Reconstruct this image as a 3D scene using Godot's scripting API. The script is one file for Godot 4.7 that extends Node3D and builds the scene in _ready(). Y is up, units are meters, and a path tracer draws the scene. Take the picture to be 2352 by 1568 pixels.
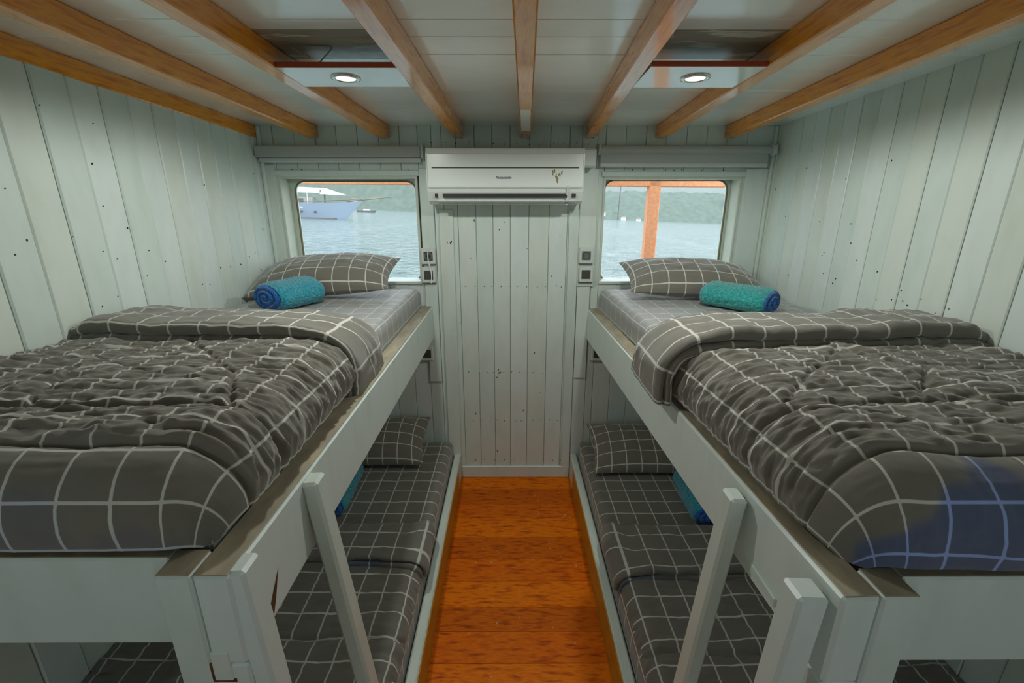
extends Node3D
# A boat cabin with two double bunks, seen from the aisle. Metres, y up, the aisle runs along -z.

const BACK := -2.51          # inner face of the end wall
const LEFT := -1.262         # inner faces of the side walls
const RIGHT := 1.334
const FRONT := 0.9           # wall behind the camera
const SLOPE := 0.0415        # the ceiling rises towards the camera
const CELL := 0.086          # one check of the bed linen

var M := {}
var taken := {}

# ---------------------------------------------------------------- mesh builder
class MB:
	var v := PackedVector3Array()
	var n := PackedVector3Array()
	var uv := PackedVector2Array()
	var col := PackedColorArray()
	var idx := PackedInt32Array()

	func tri(a: Vector3, b: Vector3, c: Vector3, nn: Vector3) -> void:
		var k := v.size()
		if (b - a).cross(c - a).dot(nn) > 0.0:
			v.append_array(PackedVector3Array([a, c, b]))
		else:
			v.append_array(PackedVector3Array([a, b, c]))
		for i in 3:
			n.append(nn)
			uv.append(Vector2.ZERO)
			col.append(Color.WHITE)
			idx.append(k + i)

	func quad(a: Vector3, b: Vector3, c: Vector3, d: Vector3, nn: Vector3) -> void:
		tri(a, b, c, nn)
		tri(a, c, d, nn)

	# chamfered box centred on the transform
	func box(t: Transform3D, size: Vector3, c: float) -> void:
		var h := size * 0.5
		c = minf(c, minf(h.x, minf(h.y, h.z)) * 0.9)
		var p := {}
		for sx in [-1, 1]:
			for sy in [-1, 1]:
				for sz in [-1, 1]:
					p[Vector4i(sx, sy, sz, 0)] = t * Vector3(sx * h.x, sy * (h.y - c), sz * (h.z - c))
					p[Vector4i(sx, sy, sz, 1)] = t * Vector3(sx * (h.x - c), sy * h.y, sz * (h.z - c))
					p[Vector4i(sx, sy, sz, 2)] = t * Vector3(sx * (h.x - c), sy * (h.y - c), sz * h.z)
		var b := t.basis
		for s in [-1, 1]:
			quad(p[Vector4i(s, -1, -1, 0)], p[Vector4i(s, 1, -1, 0)], p[Vector4i(s, 1, 1, 0)], p[Vector4i(s, -1, 1, 0)], (b * Vector3(s, 0, 0)).normalized())
			quad(p[Vector4i(-1, s, -1, 1)], p[Vector4i(1, s, -1, 1)], p[Vector4i(1, s, 1, 1)], p[Vector4i(-1, s, 1, 1)], (b * Vector3(0, s, 0)).normalized())
			quad(p[Vector4i(-1, -1, s, 2)], p[Vector4i(1, -1, s, 2)], p[Vector4i(1, 1, s, 2)], p[Vector4i(-1, 1, s, 2)], (b * Vector3(0, 0, s)).normalized())
		for s in [-1, 1]:
			for q in [-1, 1]:
				quad(p[Vector4i(s, q, -1, 0)], p[Vector4i(s, q, 1, 0)], p[Vector4i(s, q, 1, 1)], p[Vector4i(s, q, -1, 1)], (b * Vector3(s, q, 0)).normalized())
				quad(p[Vector4i(s, -1, q, 0)], p[Vector4i(s, 1, q, 0)], p[Vector4i(s, 1, q, 2)], p[Vector4i(s, -1, q, 2)], (b * Vector3(s, 0, q)).normalized())
				quad(p[Vector4i(-1, s, q, 1)], p[Vector4i(1, s, q, 1)], p[Vector4i(1, s, q, 2)], p[Vector4i(-1, s, q, 2)], (b * Vector3(0, s, q)).normalized())
				for r in [-1, 1]:
					tri(p[Vector4i(s, q, r, 0)], p[Vector4i(s, q, r, 1)], p[Vector4i(s, q, r, 2)], (b * Vector3(s, q, r)).normalized())

	func span(a: Vector3, b: Vector3, c := 0.002) -> void:
		box(Transform3D(Basis(), (a + b) * 0.5), (b - a).abs(), c)

	# grid of points, rows of w, smooth normals; flip turns the outside over
	func grid(pts: PackedVector3Array, uvs: PackedVector2Array, w: int, cols: PackedColorArray, flip := false) -> void:
		var h := pts.size() / w
		var k := v.size()
		for j in h:
			for i in w:
				var du := pts[j * w + mini(i + 1, w - 1)] - pts[j * w + maxi(i - 1, 0)]
				var dv := pts[mini(j + 1, h - 1) * w + i] - pts[maxi(j - 1, 0) * w + i]
				var nn := du.cross(dv).normalized()
				n.append(-nn if flip else nn)
		v.append_array(pts)
		uv.append_array(uvs)
		if cols.size() == pts.size():
			col.append_array(cols)
		else:
			for i in pts.size():
				col.append(Color.WHITE)
		for j in h - 1:
			for i in w - 1:
				var a := k + j * w + i
				if flip:
					idx.append_array(PackedInt32Array([a, a + 1, a + w, a + 1, a + w + 1, a + w]))
				else:
					idx.append_array(PackedInt32Array([a, a + w, a + 1, a + 1, a + w, a + w + 1]))

	# tube along points
	func tube(path: Array, r: float, sides := 8, taper := 1.0) -> void:
		var pts := PackedVector3Array()
		var uvs := PackedVector2Array()
		for j in path.size():
			var d: Vector3 = (path[mini(j + 1, path.size() - 1)] - path[maxi(j - 1, 0)]).normalized()
			var a := d.cross(Vector3.UP if absf(d.y) < 0.9 else Vector3.RIGHT).normalized()
			var b := d.cross(a)
			var rr := r * lerpf(1.0, taper, float(j) / maxf(1.0, path.size() - 1))
			for i in sides + 1:
				var f := TAU * i / sides
				pts.append(path[j] + (a * cos(f) + b * sin(f)) * rr)
				uvs.append(Vector2(float(i) / sides, j))
		grid(pts, uvs, sides + 1, PackedColorArray(), true)
		for e in [0, path.size() - 1]:
			var nn: Vector3 = (path[1] - path[0]).normalized() * (-1.0 if e == 0 else 1.0)
			for i in sides:
				tri(path[e], pts[e * (sides + 1) + i], pts[e * (sides + 1) + i + 1], nn)

	# disc, or ring of revolution about an axis: profile of (radius, height) pairs
	func lathe(t: Transform3D, prof: Array, sides := 24) -> void:
		var pts := PackedVector3Array()
		var uvs := PackedVector2Array()
		for j in prof.size():
			for i in sides + 1:
				var f := TAU * i / sides
				pts.append(t * Vector3(cos(f) * prof[j].x, prof[j].y, sin(f) * prof[j].x))
				uvs.append(Vector2(float(i) / sides, float(j) / prof.size()))
		grid(pts, uvs, sides + 1, PackedColorArray())

	func mesh() -> ArrayMesh:
		var arr := []
		arr.resize(Mesh.ARRAY_MAX)
		arr[Mesh.ARRAY_VERTEX] = v
		arr[Mesh.ARRAY_NORMAL] = n
		arr[Mesh.ARRAY_TEX_UV] = uv
		arr[Mesh.ARRAY_COLOR] = col
		arr[Mesh.ARRAY_INDEX] = idx
		var m := ArrayMesh.new()
		m.add_surface_from_arrays(Mesh.PRIMITIVE_TRIANGLES, arr)
		return m

# ---------------------------------------------------------------- scene helpers
func numbered(called: String) -> String:
	if not taken.has(called):
		taken[called] = 0
		return called
	taken[called] += 1
	return "%s_%03d" % [called, taken[called]]

func put(mb: MB, called: String, mat: Material, parent: Node = null) -> MeshInstance3D:
	var o := MeshInstance3D.new()
	o.mesh = mb.mesh()
	o.material_override = mat
	if parent == null:
		o.name = numbered(called)
		add_child(o, true)
	else:
		o.name = called
		parent.add_child(o, true)
	return o

func thing(called: String, label: String, category: String, at := Vector3.ZERO, group := "") -> Node3D:
	var o := Node3D.new()
	o.name = numbered(called)
	add_child(o, true)
	o.position = at
	o.set_meta("label", label)
	o.set_meta("category", category)
	if group:
		o.set_meta("group", group)
	return o

func setting(called: String, label := "") -> Node3D:
	var o := Node3D.new()
	o.name = called
	add_child(o, true)
	o.set_meta("kind", "structure")
	if label:
		o.set_meta("label", label)
	return o

func slab(a: Vector3, b: Vector3, called: String, mat: Material, parent: Node, c := 0.002) -> MeshInstance3D:
	var mb := MB.new()
	mb.span(a, b, c)
	return put(mb, called, mat, parent)

func board(a: Vector3, b: Vector3, w: float, h: float, called: String, mat: Material, parent: Node, c := 0.003, upv := Vector3.UP) -> MeshInstance3D:
	# a board from a to b along its length; w across, h along upv
	var z := (b - a).normalized()
	var x := upv.cross(z).normalized()
	var y := z.cross(x)
	var mb := MB.new()
	mb.box(Transform3D(Basis(x, y, z), (a + b) * 0.5), Vector3(w, h, a.distance_to(b)), c)
	return put(mb, called, mat, parent)

func noise(s: int, freq: float, oct := 3) -> FastNoiseLite:
	var f := FastNoiseLite.new()
	f.seed = s
	f.noise_type = FastNoiseLite.TYPE_SIMPLEX_SMOOTH
	f.frequency = freq
	f.fractal_octaves = oct
	return f

func ntex(s: int, freq: float, stops: Array, oct := 4, size := 512, warp := 0.0) -> NoiseTexture2D:
	var f := noise(s, freq, oct)
	if warp > 0.0:
		f.domain_warp_enabled = true
		f.domain_warp_amplitude = warp
		f.domain_warp_frequency = freq
	var t := NoiseTexture2D.new()
	t.width = size
	t.height = size
	t.seamless = true
	t.normalize = true
	t.noise = f
	var g := Gradient.new()
	g.offsets = PackedFloat32Array(stops.map(func(q): return q[0]))
	g.colors = PackedColorArray(stops.map(func(q): return q[1]))
	t.color_ramp = g
	return t

func nbump(s: int, freq: float, oct := 3, size := 512) -> NoiseTexture2D:
	return ntex(s, freq, [[0.0, Color.BLACK], [1.0, Color.WHITE]], oct, size)

func mat(albedo: Color, rough: float, spec := 0.5) -> StandardMaterial3D:
	var m := StandardMaterial3D.new()
	m.albedo_color = albedo
	m.roughness = rough
	m.metallic_specular = spec
	return m

func tri_mat(tex: Texture2D, scale: Vector3, rough: float, tint := Color.WHITE) -> StandardMaterial3D:
	var m := mat(tint, rough)
	m.albedo_texture = tex
	m.uv1_triplanar = true
	m.uv1_world_triplanar = true
	m.uv1_scale = scale
	return m

func rgb(r: int, g: int, b: int) -> Color:
	return Color8(r, g, b)

# ---------------------------------------------------------------- materials
func make_materials() -> void:
	# off-white gloss paint: patchy, with small grime spots
	var paint := ntex(11, 0.012, [[0.0, rgb(206, 218, 211)], [0.35, rgb(212, 224, 218)], [0.65, rgb(216, 227, 222)], [1.0, rgb(211, 222, 215)]], 5, 512)
	var relief := nbump(12, 0.03, 3, 512)
	for k in 3:
		var m := tri_mat(paint, Vector3(1.3, 0.5, 1.3), 0.36, [Color(1, 1, 1), Color(0.965, 0.975, 0.965), Color(0.985, 0.98, 0.96)][k])
		m.heightmap_enabled = true
		m.heightmap_texture = relief
		m.heightmap_scale = 0.06
		m.uv1_offset = Vector3(0.31 * k, 0.17 * k, 0.23 * k)
		M["paint%d" % k] = m
	M.paint_gloss = tri_mat(paint, Vector3(0.9, 0.9, 0.9), 0.17)
	M.paint_gloss.clearcoat_enabled = true
	M.paint_gloss.clearcoat = 0.6
	M.paint_gloss.clearcoat_roughness = 0.08
	M.paint_ceiling = tri_mat(ntex(15, 0.02, [[0.0, rgb(236, 243, 239)], [0.5, rgb(243, 249, 245)], [1.0, rgb(246, 251, 248)]], 5), Vector3(0.35, 0.8, 0.8), 0.24)
	M.paint_ceiling.clearcoat_enabled = true
	M.paint_ceiling.clearcoat = 1.0
	M.paint_ceiling.clearcoat_roughness = 0.14
	M.paint_ceiling.heightmap_enabled = true
	M.paint_ceiling.heightmap_texture = nbump(16, 0.02, 3)
	M.paint_ceiling.heightmap_scale = 0.05
	M.gap = mat(rgb(88, 84, 66), 0.9)
	M.nail = mat(rgb(58, 58, 50), 0.8)
	# ragged grey painting in shade and dark reflection above the lamp boards
	M.shade_grey = tri_mat(ntex(17, 0.014, [[0.0, rgb(138, 134, 120)], [0.58, rgb(158, 154, 140)], [0.66, rgb(204, 208, 198)], [1.0, rgb(214, 218, 208)]], 5, 512, 20.0), Vector3(0.5, 1.0, 2.4), 0.22)
	# varnished wood with the grain along z (beams) and along x (floor)
	var grain := [[0.0, rgb(200, 108, 2)], [0.35, rgb(236, 146, 4)], [0.6, rgb(246, 164, 8)], [1.0, rgb(226, 126, 2)]]
	M.beam = tri_mat(ntex(21, 0.02, grain, 4), Vector3(5.0, 5.0, 0.55), 0.22)
	M.beam.clearcoat_enabled = true
	M.beam.clearcoat = 0.55
	M.beam.clearcoat_roughness = 0.07
	for k in 3:
		var fl := [[0.0, rgb(142, 58, 0)], [0.28, rgb(208, 98, 0)], [0.55, rgb(236, 126, 0)], [0.8, rgb(224, 106, 0)], [1.0, rgb(170, 72, 0)]]
		var m: StandardMaterial3D = tri_mat(ntex(31 + k, 0.022, fl, 5), Vector3(0.75, 1.0, 3.4), 0.5, [Color(1, 1, 1), Color(0.88, 0.84, 0.8), Color(0.95, 0.9, 0.8)][k])
		m.metallic_specular = 0.3
		m.uv1_offset = Vector3(0.3 * k, 0, 0.4 * k)
		m.heightmap_enabled = true
		m.heightmap_texture = nbump(35, 0.05, 3)
		m.heightmap_scale = 0.08
		M["floor%d" % k] = m
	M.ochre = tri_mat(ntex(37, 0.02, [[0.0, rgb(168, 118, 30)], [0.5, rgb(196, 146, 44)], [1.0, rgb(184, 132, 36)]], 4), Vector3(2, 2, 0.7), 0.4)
	M.worn_top = tri_mat(ntex(38, 0.018, [[0.0, rgb(138, 128, 106)], [0.6, rgb(156, 148, 126)], [0.85, rgb(172, 160, 132)], [1.0, rgb(190, 150, 84)]], 5), Vector3(2, 2, 0.8), 0.5)
	M.red_edge = mat(rgb(176, 76, 40), 0.45)
	M.raw_wood = tri_mat(ntex(39, 0.03, [[0.0, rgb(70, 40, 16)], [1.0, rgb(112, 70, 32)]], 4), Vector3(6, 2, 6), 0.8)
	M.plastic = mat(rgb(222, 228, 222), 0.22)
	M.plastic_soft = mat(rgb(206, 212, 206), 0.4)
	M.dark_slot = mat(rgb(70, 76, 64), 0.6)
	M.socket_grey = mat(rgb(104, 116, 108), 0.35)
	M.socket_dark = mat(rgb(64, 70, 62), 0.4)
	M.black = mat(rgb(30, 32, 28), 0.6)
	M.ink = mat(rgb(52, 58, 60), 0.6)
	M.stain = mat(rgb(140, 132, 98), 0.7)
	M.blind = mat(rgb(176, 182, 178), 0.7)
	M.blind_alu = mat(rgb(196, 202, 200), 0.35)
	M.gasket = mat(rgb(120, 116, 100), 0.6)
	M.frame = tri_mat(paint, Vector3(2, 2, 2), 0.35, Color(0.93, 0.92, 0.88))
	M.glass = mat(Color(0.92, 1.0, 0.98, 0.05), 0.02)
	M.glass.transparency = BaseMaterial3D.TRANSPARENCY_ALPHA
	M.chrome = mat(rgb(210, 214, 212), 0.2)
	M.chrome.metallic = 0.9
	M.lamp = mat(rgb(255, 252, 235), 0.4)
	M.lamp.emission_enabled = true
	M.lamp.emission = Color(1.0, 0.97, 0.84)
	M.lamp.emission_energy_multiplier = 2.2
	M.wire = mat(rgb(120, 122, 116), 0.6)
	# checked bed linen: grey cloth with white woven lines, one check to a tile
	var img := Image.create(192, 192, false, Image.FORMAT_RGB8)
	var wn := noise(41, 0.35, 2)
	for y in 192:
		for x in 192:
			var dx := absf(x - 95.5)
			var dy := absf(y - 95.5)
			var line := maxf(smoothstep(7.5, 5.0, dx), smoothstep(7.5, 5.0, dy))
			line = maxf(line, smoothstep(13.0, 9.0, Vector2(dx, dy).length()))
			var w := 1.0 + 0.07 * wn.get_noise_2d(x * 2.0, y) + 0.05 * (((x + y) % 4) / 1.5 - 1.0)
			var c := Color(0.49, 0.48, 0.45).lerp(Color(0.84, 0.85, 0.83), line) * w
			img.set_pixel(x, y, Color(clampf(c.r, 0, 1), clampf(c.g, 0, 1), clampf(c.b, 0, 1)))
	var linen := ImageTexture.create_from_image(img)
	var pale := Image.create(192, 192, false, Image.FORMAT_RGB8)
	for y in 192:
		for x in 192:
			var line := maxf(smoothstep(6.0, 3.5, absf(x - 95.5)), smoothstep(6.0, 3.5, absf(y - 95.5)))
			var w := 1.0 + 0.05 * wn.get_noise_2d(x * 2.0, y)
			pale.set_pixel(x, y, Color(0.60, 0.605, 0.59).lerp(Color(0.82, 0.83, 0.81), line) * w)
	M.sheet_lit = mat(Color.WHITE, 0.5, 0.5)  # paler copy of the sheet, window sheen painted into its colour
	M.sheet_lit.albedo_texture = ImageTexture.create_from_image(pale)
	M.sheet_lit.rim_enabled = true
	M.sheet_lit.rim = 0.5
	M.linen = mat(Color.WHITE, 0.85, 0.35)
	M.linen.albedo_texture = linen
	M.linen.vertex_color_use_as_albedo = true
	M.linen.rim_enabled = true
	M.linen.rim = 0.7
	M.sheet = mat(Color(1, 1, 1), 0.55, 0.5)
	M.sheet.albedo_texture = linen
	M.sheet.vertex_color_use_as_albedo = true
	M.sheet.rim_enabled = true
	M.sheet.rim = 0.6
	# plush
	M.plush = tri_mat(ntex(51, 0.05, [[0.0, rgb(10, 92, 124)], [0.4, rgb(24, 140, 164)], [0.7, rgb(66, 186, 200)], [1.0, rgb(142, 222, 226)]], 4), Vector3(4, 4, 4), 0.95)
	M.plush.heightmap_enabled = true
	M.plush.heightmap_texture = nbump(52, 0.09, 4)
	M.plush.heightmap_scale = 0.6
	M.plush.rim_enabled = true
	M.plush.rim = 0.8
	M.plush_green = M.plush.duplicate()
	M.plush_green.albedo_texture = ntex(53, 0.04, [[0.0, rgb(10, 104, 112)], [0.4, rgb(30, 150, 150)], [0.75, rgb(70, 190, 180)], [1.0, rgb(120, 214, 204)]], 4)
	M.plush_blue = M.plush.duplicate()
	M.plush_blue.albedo_texture = ntex(54, 0.05, [[0.0, rgb(4, 70, 150)], [0.6, rgb(12, 110, 196)], [1.0, rgb(60, 160, 216)]], 4)
	# outside
	M.orange_paint = tri_mat(ntex(61, 0.03, [[0.0, rgb(228, 140, 92)], [1.0, rgb(244, 168, 118)]], 3), Vector3(2, 2, 2), 0.5)
	M.deck = mat(rgb(180, 150, 120), 0.7)
	M.water = mat(rgb(112, 130, 127), 0.12)
	var wt := NoiseTexture2D.new()
	wt.width = 1024
	wt.height = 1024
	wt.seamless = true
	wt.as_normal_map = true
	wt.bump_strength = 30.0
	wt.noise = noise(63, 0.02, 5)
	M.water.normal_enabled = true
	M.water.normal_texture = wt
	M.water.normal_scale = 1.0
	M.water.uv1_scale = Vector3(1, 1, 1)
	M.forest = tri_mat(ntex(65, 0.03, [[0.0, rgb(66, 84, 74)], [0.5, rgb(90, 106, 92)], [1.0, rgb(114, 126, 106)]], 5), Vector3(0.012, 0.012, 0.012), 0.95)
	M.hull = mat(rgb(150, 166, 186), 0.5)
	M.hull_dark = mat(rgb(86, 84, 84), 0.6)
	M.white = mat(rgb(236, 238, 236), 0.6)
	M.cabin = mat(rgb(160, 160, 150), 0.7)
	M.spar = mat(rgb(130, 112, 90), 0.6)
	M.roof = mat(rgb(150, 120, 104), 0.8)

func paint(k: int) -> Material:
	return M["paint%d" % (posmod(k * 7 + k / 3, 3))]

# ---------------------------------------------------------------- main
func _ready() -> void:
	make_camera_and_light()
	make_materials()
	make_room()
	make_windows()
	make_ceiling()
	make_outside()
	make_bunk(-1)
	make_bunk(1)
	make_bedding()
	make_wall_fittings()

func make_camera_and_light() -> void:
	var f := 1061.0
	var pitch := atan((784.0 - 458.0) / f)
	var yaw := atan((1172.0 - 1176.0) / f * cos(pitch))
	var cam := Camera3D.new()
	cam.name = "camera"
	var fw := Vector3(-sin(yaw) * cos(pitch), -sin(pitch), -cos(yaw) * cos(pitch)).normalized()
	var rt := fw.cross(Vector3.UP).normalized()
	cam.transform = Transform3D(Basis(rt, rt.cross(fw), -fw), Vector3(0, 1.65, 0))
	cam.fov = rad_to_deg(2.0 * atan(784.0 / f))
	cam.near = 0.03
	cam.far = 6000.0
	add_child(cam)
	cam.current = true
	var sky := ProceduralSkyMaterial.new()
	sky.sky_top_color = rgb(198, 214, 226)
	sky.sky_horizon_color = rgb(236, 240, 240)
	sky.sky_curve = 0.2
	sky.ground_bottom_color = rgb(110, 140, 146)
	sky.ground_horizon_color = rgb(130, 158, 162)
	sky.energy_multiplier = 4.4
	var env := Environment.new()
	env.background_mode = Environment.BG_SKY
	env.sky = Sky.new()
	env.sky.sky_material = sky
	env.tonemap_mode = Environment.TONE_MAPPER_LINEAR
	env.tonemap_exposure = 1.0
	env.volumetric_fog_enabled = true
	env.volumetric_fog_density = 0.0
	env.sdfgi_enabled = true
	env.ssao_enabled = true
	env.ssil_enabled = true
	var we := WorldEnvironment.new()
	we.name = "environment"
	we.environment = env
	add_child(we)

func ceil_y(z: float) -> float:
	return 2.0 + SLOPE * (z - BACK)

# ---------------------------------------------------------------- room shell
func make_room() -> void:
	# floor: boards across the aisle, plain underlay below the bunks
	var fl := setting("floor")
	slab(Vector3(LEFT - 0.05, -0.06, BACK - 0.1), Vector3(RIGHT + 0.05, -0.016, FRONT + 0.05), "underlay", M.raw_wood, fl)
	var z := BACK
	var k := 0
	var rng := RandomNumberGenerator.new()
	rng.seed = 5
	while z < FRONT:
		var w := rng.randf_range(0.11, 0.15)
		slab(Vector3(LEFT, -0.016, z + 0.0006), Vector3(RIGHT, 0.0, minf(z + w, FRONT) - 0.0006), "plank", M["floor%d" % (k % 3)], fl, 0.0012)
		z += w
		k += 1
	# crumbs and paint flecks lying on the boards
	var fleck := MB.new()
	for i in 46:
		var p := Vector3(rng.randf_range(-0.27, 0.33), 0.0008, rng.randf_range(-2.4, -1.1))
		var r := rng.randf_range(0.0012, 0.0042)
		fleck.lathe(Transform3D(Basis().scaled(Vector3(1, 1, rng.randf_range(0.5, 1.0))), p), [Vector2(0.0001, 0.0012), Vector2(r * 0.7, 0.001), Vector2(r, -0.0008)], 6)
	var fo := put(fleck, "paint_flecks", mat(rgb(206, 186, 150), 0.8), fl)
	fo.set_meta("kind", "stuff")

	# end wall: upright boards, cut round the two windows
	var wb := setting("wall_back")
	var xs := [LEFT, -1.19, -1.082, -0.976, -0.872, -0.766, -0.66, -0.556, -0.466, -0.397, -0.346, -0.275, -0.181, -0.092, 0.0, 0.098, 0.204, 0.301, 0.364, 0.44, 0.482, 0.582, 0.684, 0.784, 0.886, 0.988, 1.09, 1.193, RIGHT]
	var top := ceil_y(BACK) + 0.02
	for i in xs.size() - 1:
		var a: float = xs[i] + 0.0008
		var b: float = xs[i + 1] - 0.0008
		var mid := (a + b) * 0.5
		var zf := BACK - (0.0 if i % 2 == 0 else 0.0015)
		var parts := [[0.0, top]]
		if mid > -1.19 and mid < -0.478:
			parts = [[0.0, 1.212], [1.765, top]]
		elif mid > 0.48 and mid < 1.193:
			parts = [[0.0, 1.212], [1.76, top]]
		for q in parts:
			slab(Vector3(a, q[0], BACK - 0.022), Vector3(b, q[1], zf), "plank", paint(i), wb, 0.0022)
	# backing and outer skin, with the openings left free
	var skin := [[LEFT - 0.05, -1.192, 0.0, 2.1], [-0.476, 0.478, 0.0, 2.1], [1.195, RIGHT + 0.05, 0.0, 2.1], [-1.192, -0.476, 0.0, 1.21], [-1.192, -0.476, 1.767, 2.1], [0.478, 1.195, 0.0, 1.21], [0.478, 1.195, 1.762, 2.1]]
	for q in skin:
		slab(Vector3(q[0], q[2], BACK - 0.12), Vector3(q[1], q[3], BACK - 0.0225), "backing", M.gap, wb, 0.0)
	var nails := MB.new()
	for row in [[1.196, -0.26, 0.36, 13], [0.69, -0.26, 0.35, 13], [0.385, -0.25, 0.35, 12], [0.115, -0.24, 0.34, 10], [1.92, -0.42, 0.42, 14], [1.79, -1.18, -0.5, 14], [1.79, 0.5, 1.17, 13]]:
		for i in row[3]:
			var x: float = lerpf(row[1], row[2], (i + 0.5) / row[3]) + rng.randf_range(-0.012, 0.012)
			nails.lathe(Transform3D(Basis(Vector3.RIGHT, PI / 2), Vector3(x, row[0] + rng.randf_range(-0.006, 0.006), BACK - 0.001)), [Vector2(0.0001, 0.0016), Vector2(0.0028, 0.0015), Vector2(0.003, -0.0005)], 6)
	for i in 26:
		nails.lathe(Transform3D(Basis(Vector3.RIGHT, PI / 2).scaled(Vector3(1, rng.randf_range(0.8, 3.5), 1)), Vector3(rng.randf_range(-0.36, 0.4), rng.randf_range(0.1, 1.6), BACK - 0.0005)), [Vector2(0.0001, 0.0012), Vector2(0.0022, 0.0011), Vector2(0.0026, -0.0005)], 6)
	for q in [[-0.335, 1.432], [-0.318, 1.43], [-0.312, 1.436], [-0.316, 1.426]]:
		nails.lathe(Transform3D(Basis(Vector3.RIGHT, PI / 2).scaled(Vector3(1, 2.2, 1)), Vector3(q[0], q[1], BACK + 0.0125)), [Vector2(0.0001, 0.0012), Vector2(0.0025, 0.0011), Vector2(0.003, -0.0005)], 6)
	put(nails, "nail_heads", M.nail, wb).set_meta("kind", "stuff")

	# side walls
	side_wall("wall_left", LEFT, -1, 0.1085, -1.367, rng)
	side_wall("wall_right", RIGHT, 1, 0.0908, -1.385, rng)
	# wall behind the camera, with a closed door and two added windows
	var wf := setting("wall_front")
	var x := LEFT
	k = 0
	while x < RIGHT - 0.001:
		var w := minf(0.1083, RIGHT - x)
		var mid := x + w * 0.5
		var spans := [[0.0, ceil_y(FRONT) + 0.02]]
		if absf(mid - 0.036) < 0.38:
			spans = [[1.86, ceil_y(FRONT) + 0.02]]
		elif absf(absf(mid - 0.036) - 0.835) < 0.33:
			spans = [[0.0, 1.2], [1.75, ceil_y(FRONT) + 0.02]]
		for q in spans:
			slab(Vector3(x + 0.001, q[0], FRONT), Vector3(x + w - 0.001, q[1], FRONT + 0.022), "plank", paint(k), wf)
		x += w
		k += 1
	for q in [[LEFT - 0.05, -1.13, 0.0, 2.25], [-0.47, 0.54, 0.0, 2.25], [1.2, RIGHT + 0.05, 0.0, 2.25], [-1.13, -0.47, 0.0, 1.2], [-1.13, -0.47, 1.75, 2.25], [0.54, 1.2, 0.0, 1.2], [0.54, 1.2, 1.75, 2.25]]:
		slab(Vector3(q[0], q[2], FRONT + 0.0225), Vector3(q[1], q[3], FRONT + 0.06), "backing", M.gap, wf, 0.0)
	var door := setting("door_1")
	slab(Vector3(-0.33, 0.01, FRONT - 0.005), Vector3(0.40, 1.84, FRONT + 0.02), "door_leaf", M.paint1, door)
	slab(Vector3(0.3, 0.95, FRONT - 0.03), Vector3(0.36, 0.97, FRONT - 0.005), "handle", M.chrome, door)
	for i in 2:
		var q: Array = [[-1.13, -0.47], [0.54, 1.2]][i]
		var wn := setting("window_%d" % (i + 3))  # unseen rear windows, added to brighten the bunk ends
		slab(Vector3(q[0], 1.2, FRONT + 0.035), Vector3(q[1], 1.75, FRONT + 0.039), "pane", M.glass, wn, 0.0)
		slab(Vector3(q[0], 1.185, FRONT - 0.01), Vector3(q[1], 1.205, FRONT + 0.06), "window_sill", M.frame, wn)

	# trims on the end wall
	var trims := [
		[-0.466, -0.398, 0.64, 1.80, 0.016], [-0.374, -0.30, 0.0, 1.60, 0.012], [0.309, 0.362, 0.0, 1.60, 0.012], [0.362, 0.452, 1.196, 1.80, 0.016], [0.366, 0.436, 0.66, 1.194, 0.012],
		[LEFT, -1.20, 1.20, 1.82, 0.007], [1.205, 1.318, 1.20, 1.80, 0.007],
	]
	for i in trims.size():
		var q: Array = trims[i]
		var t := setting("trim_%d" % (i + 1))
		slab(Vector3(q[0], q[2], BACK), Vector3(q[1], q[3], BACK + q[4]), "board", paint(i + 1), t, 0.003)
	var bb := setting("baseboard_back")
	slab(Vector3(-0.30, 0.0, BACK), Vector3(0.36, 0.078, BACK + 0.013), "board", M.paint1, bb, 0.003)
	# corner battens
	var t8 := setting("trim_8")
	slab(Vector3(LEFT, 0, BACK), Vector3(LEFT + 0.02, ceil_y(BACK), BACK + 0.02), "batten", M.paint0, t8, 0.006)
	var t9 := setting("trim_9")
	slab(Vector3(RIGHT - 0.016, 0, BACK), Vector3(RIGHT, ceil_y(BACK), BACK + 0.022), "batten", M.paint2, t9, 0.004)

func side_wall(called: String, x: float, side: int, pitch: float, phase: float, rng: RandomNumberGenerator) -> void:
	var w := setting(called)
	var z := phase
	while z > BACK:
		z -= pitch
	var k := 0
	while z < FRONT:
		var a := maxf(z, BACK) + 0.001
		var b := minf(z + pitch, FRONT) - 0.001
		if b - a > 0.01:
			var out := x + side * 0.02
			var inn := x + side * (0.0014 if k % 2 == 1 else 0.0)
			slab(Vector3(minf(inn, out), 0.0, a), Vector3(maxf(inn, out), ceil_y((a + b) * 0.5) + 0.012, b), "plank", paint(k + (1 if side > 0 else 0)), w, 0.0042 if side < 0 else 0.003)
		z += pitch
		k += 1
	var p := x + side * 0.0205
	var q := x + side * 0.06
	slab(Vector3(minf(p, q), 0.0, BACK - 0.12), Vector3(maxf(p, q), 2.2, FRONT + 0.06), "backing", M.gap, w, 0.0)
	# chips and nail marks, most of them just above the mattress
	var chips := MB.new()
	for i in 30:
		var y := 1.3 + pow(rng.randf(), 2.0) * 0.6
		var zz := rng.randf_range(-2.45, -1.05)
		chips.lathe(Transform3D(Basis(Vector3.FORWARD, side * PI / 2 * -1.0).scaled(Vector3(1, rng.randf_range(0.7, 2.4), 1)), Vector3(x, y, zz)), [Vector2(0.0001, 0.0012 * -1.0), Vector2(0.0012, -0.001), Vector2(0.0016, 0.002)], 6)
	put(chips, "paint_chips", M.nail, w).set_meta("kind", "stuff")

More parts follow.
